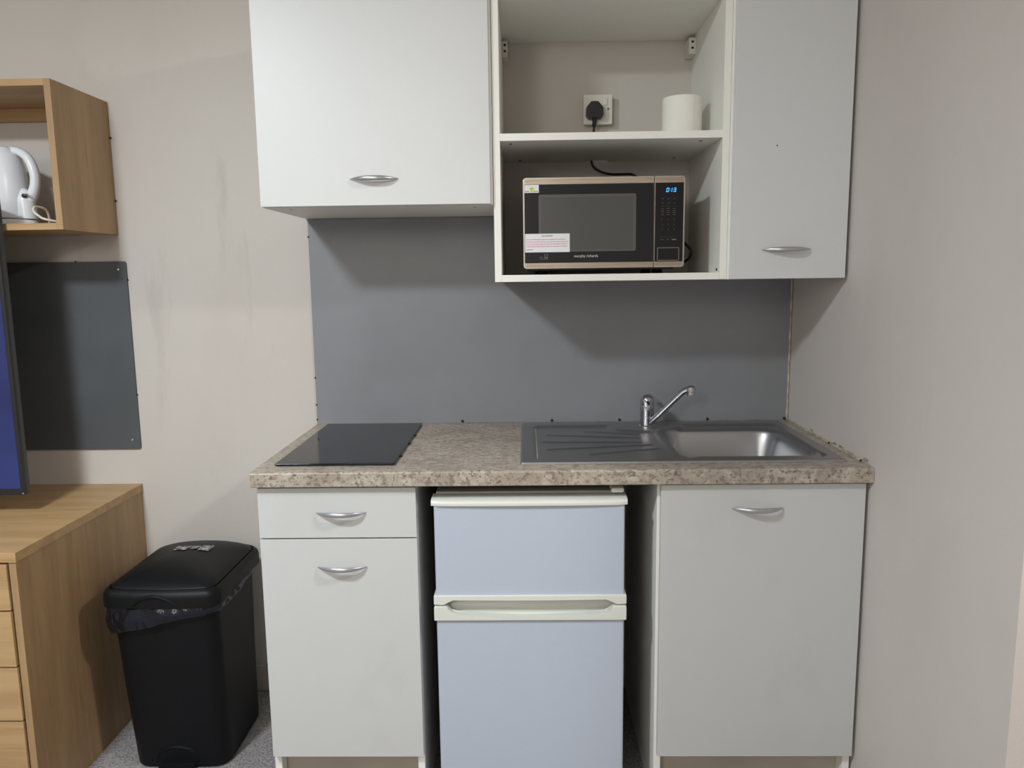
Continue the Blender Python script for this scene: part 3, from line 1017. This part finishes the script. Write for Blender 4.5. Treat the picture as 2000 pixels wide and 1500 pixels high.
# ------------------------------------------------------------------ television
tv = thing('television', 'large flat television showing a blue screen, standing on the oak desk', 'television', (-1.47, -.32, CZ))
TXR, TXL, TZ0, TZ1, TYB, TYF = -.749, -2.195, .778, 1.609, -.302, -.332
obj('rear_housing', B(TXL, TXR, TYF + .010, TYB, TZ0, TZ1, .004, 3), 'tvside', tv)
bz = obj('front_bezel', B(TXL - .0005, TXR + .0005, TYF, TYF + .010, TZ0 - .0005, TZ1 + .0005, .002), 'tvblack', tv)
obj('screen', B(TXL + .009, TXR - .009, TYF - .0007, TYF + .002, TZ0 + .018, TZ1 - .009, 0), 'screen', tv)
for sx in (-1.02, -1.92):
    bm = bmnew()
    tube(bm, [(sx, TYB - .015, TZ0 + .01), (sx, TYF - .07, CZ + .0065)], .006, 8, smooth=False)
    tube(bm, [(sx, TYB - .015, TZ0 + .01), (sx, TYB + .09, CZ + .0065)], .006, 8, smooth=False)
    obj('foot', bm, 'tvblack', tv)
bm = bmnew()
lathe(bm, [(.003, .0004), (.002, -.001), (.0005, -.0012)], (TXR - .004, TYF, TZ0 + .004), 8, 'Y')
obj('corner_stud', bm, 'handle', bz)

# ------------------------------------------------------------------ pedal bin
bn = thing('pedal_bin', 'black plastic pedal bin with liner, between the desk and base cupboard', 'bin', (-.325, -.27, 0))


def binring(z, x0, x1, y0, y1, bow=0.0, r=.04, n=6, s=1.0):
    pts = []
    for cx, cy, a0 in ((x1 - r, y1 - r, 0), (x0 + r, y1 - r, 90), (x0 + r, y0 + r, 180), (x1 - r, y0 + r, 270)):
        for k in range(n + 1):
            a = math.radians(a0 + 90 * k / n)
            pts.append([cx + r * math.cos(a), cy + r * math.sin(a)])
    # subdivide long sides so that the bow reads
    out = []
    for i, pt in enumerate(pts):
        q = pts[(i + 1) % len(pts)]
        m_ = 8 if math.hypot(q[0] - pt[0], q[1] - pt[1]) > .08 else 1
        for k in range(m_):
            t = k / m_
            out.append([pt[0] + (q[0] - pt[0]) * t, pt[1] + (q[1] - pt[1]) * t])
    xm, hw = (x0 + x1) / 2, (x1 - x0) / 2
    ym = (y0 + y1) / 2
    for o_ in out:
        f_ = max(0, 1 - ((o_[0] - xm) / hw) ** 2)
        if o_[1] > ym:
            o_[1] += bow * f_ * (o_[1] - ym) / (y1 - ym)
        else:
            o_[1] -= .3 * bow * f_ * (ym - o_[1]) / (ym - y0)
    return [(xm + (x - xm) * s, ym + (y - ym) * s, z) for x, y in out]


def loft(bm, rings, capb=True, capt=True):
    R = [[bm.verts.new(p_) for p_ in r] for r in rings]
    for a, b_ in zip(R, R[1:]):
        for k in range(len(a)):
            bm.faces.new((a[k], a[(k + 1) % len(a)], b_[(k + 1) % len(a)], b_[k]))
    if capb:
        bm.faces.new(R[0][::-1])
    if capt:
        bm.faces.new(R[-1])
    return bm


obj('body', loft(bmnew(), [binring(.0, -.450, -.192, -.413, -.14, .015), binring(.008, -.456, -.186, -.419, -.135, .015), binring(.25, -.469, -.186, -.432, -.128, .02), binring(.497, -.478, -.184, -.444, -.12, .03)]), 'bin', bn)
LX = (-.492, -.168, -.455, -.106)
frm = []
for s, z in ((.985, .496), (1.0, .498), (1.0, .524), (.99, .534), (.96, .541), (.925, .545), (.915, .541)):
    frm.append(binring(z, *LX, .05, .03, 6, s))
lf = obj('lid_frame', loft(bmnew(), frm, False, False), 'bin', bn, 50)
flp = []
for s, z in ((.895, .534), (.905, .543), (.895, .548), (.80, .559), (.65, .571), (.45, .580), (.25, .585), (.08, .587)):
    flp.append(binring(z, *LX, .05, .03 + .1 * max(0, .895 - s), 6, s))
fl = obj('lid_flap', loft(bmnew(), flp), 'bin', bn, 60)
bm = bmnew()
tube(bm, [(-.395, -.4665, .506), (-.372, -.469, .524), (-.335, -.4705, .534), (-.300, -.469, .524), (-.278, -.4665, .506)], [.003, .0045, .005, .0045, .003], 10, sub=6)
obj('thumb_grip', bm, 'bin', lf)


def lidz(x, y):
    xm, ym = (LX[0] + LX[1]) / 2, (LX[2] + LX[3]) / 2
    s = max(abs(x - xm) / ((LX[1] - LX[0]) / 2), abs(y - ym) / ((LX[3] - LX[2]) / 2 + .02))
    tb = ((.08, .587), (.25, .585), (.45, .580), (.65, .571), (.80, .559), (.895, .548))
    for (s0, z0), (s1, z1) in zip(tb, tb[1:]):
        if s <= s1:
            return z0 + (z1 - z0) * max(0, (s - s0) / (s1 - s0))
    return .548


st = bmnew()
for x0, x1, y0, y1 in ((-.372, -.334, -.262, -.228), (-.330, -.305, -.255, -.225), (-.300, -.268, -.262, -.218)):
    gg = [[st.verts.new((x0 + (x1 - x0) * i / 4 + .004 * noise.noise((i, j, x0 * 50)), y0 + (y1 - y0) * j / 4 + .005 * noise.noise((i, j, x0 * 90)), lidz(x0 + (x1 - x0) * i / 4, y0 + (y1 - y0) * j / 4) + .0022)) for i in range(5)] for j in range(5)]
    for j in range(4):
        for i in range(4):
            st.faces.new((gg[j][i], gg[j][i + 1], gg[j + 1][i + 1], gg[j + 1][i]))
M['torn'] = layered('torn_sticker', (168, 170, 174), [((50, 52, 58), 70, .45, .56, (1, 1, 1), .95)], rough=.4)
so_ = obj('sticker_remnant', st, 'torn', fl, 60)
so_['label'] = 'torn grey sticker remains'
# liner collar
bm = bmnew()
base_ = binring(0, -.484, -.178, -.450, -.114, .04, .045, 6)
fine = []
for i, pt in enumerate(base_):
    q = base_[(i + 1) % len(base_)]
    for k in range(4):
        t = k / 4
        fine.append((pt[0] + (q[0] - pt[0]) * t, pt[1] + (q[1] - pt[1]) * t))
R = []
NV = 9
for j in range(NV):
    row = []
    for i, (x, y) in enumerate(fine):
        low = .425 + .05 * ss(-.47, -.2, x) + .008 * noise.noise((x * 14, y * 14, 2)) + .02 * ss(-.4, -.15, y)
        z = .4975 - (.4975 - low) * j / (NV - 1)
        o_ = .0075 + .0065 * noise.noise((x * 38, y * 38, z * 26)) + .003 * noise.noise((x * 110, y * 110, z * 80)) + .004 * math.sin(math.pi * j / (NV - 1))
        dx, dy = x + .331, y + .28
        l = math.hypot(dx, dy)
        row.append(bm.verts.new((x + dx / l * max(o_, .001), y + dy / l * max(o_, .001), z)))
    R.append(row)
for a, b_ in zip(R, R[1:]):
    for k in range(len(a)):
        bm.faces.new((a[k], a[(k + 1) % len(a)], b_[(k + 1) % len(a)], b_[k]))
ln = obj('bin_liner', bm, 'liner', bn, 60)
ln['label'] = 'dark crinkled plastic bin liner'
bm = bmnew()
box(bm, -.375, -.275, -.455, -.405, .006, .018, .004, 3)
obj('pedal', bm, 'black', bn)
bm = bmnew()
tube(bm, [(-.385, -.419, .012), (-.378, -.424, .05), (-.325, -.427, .068), (-.272, -.424, .05), (-.265, -.419, .012)], .004, 8)
obj('pedal_arch', bm, 'bin', bn)
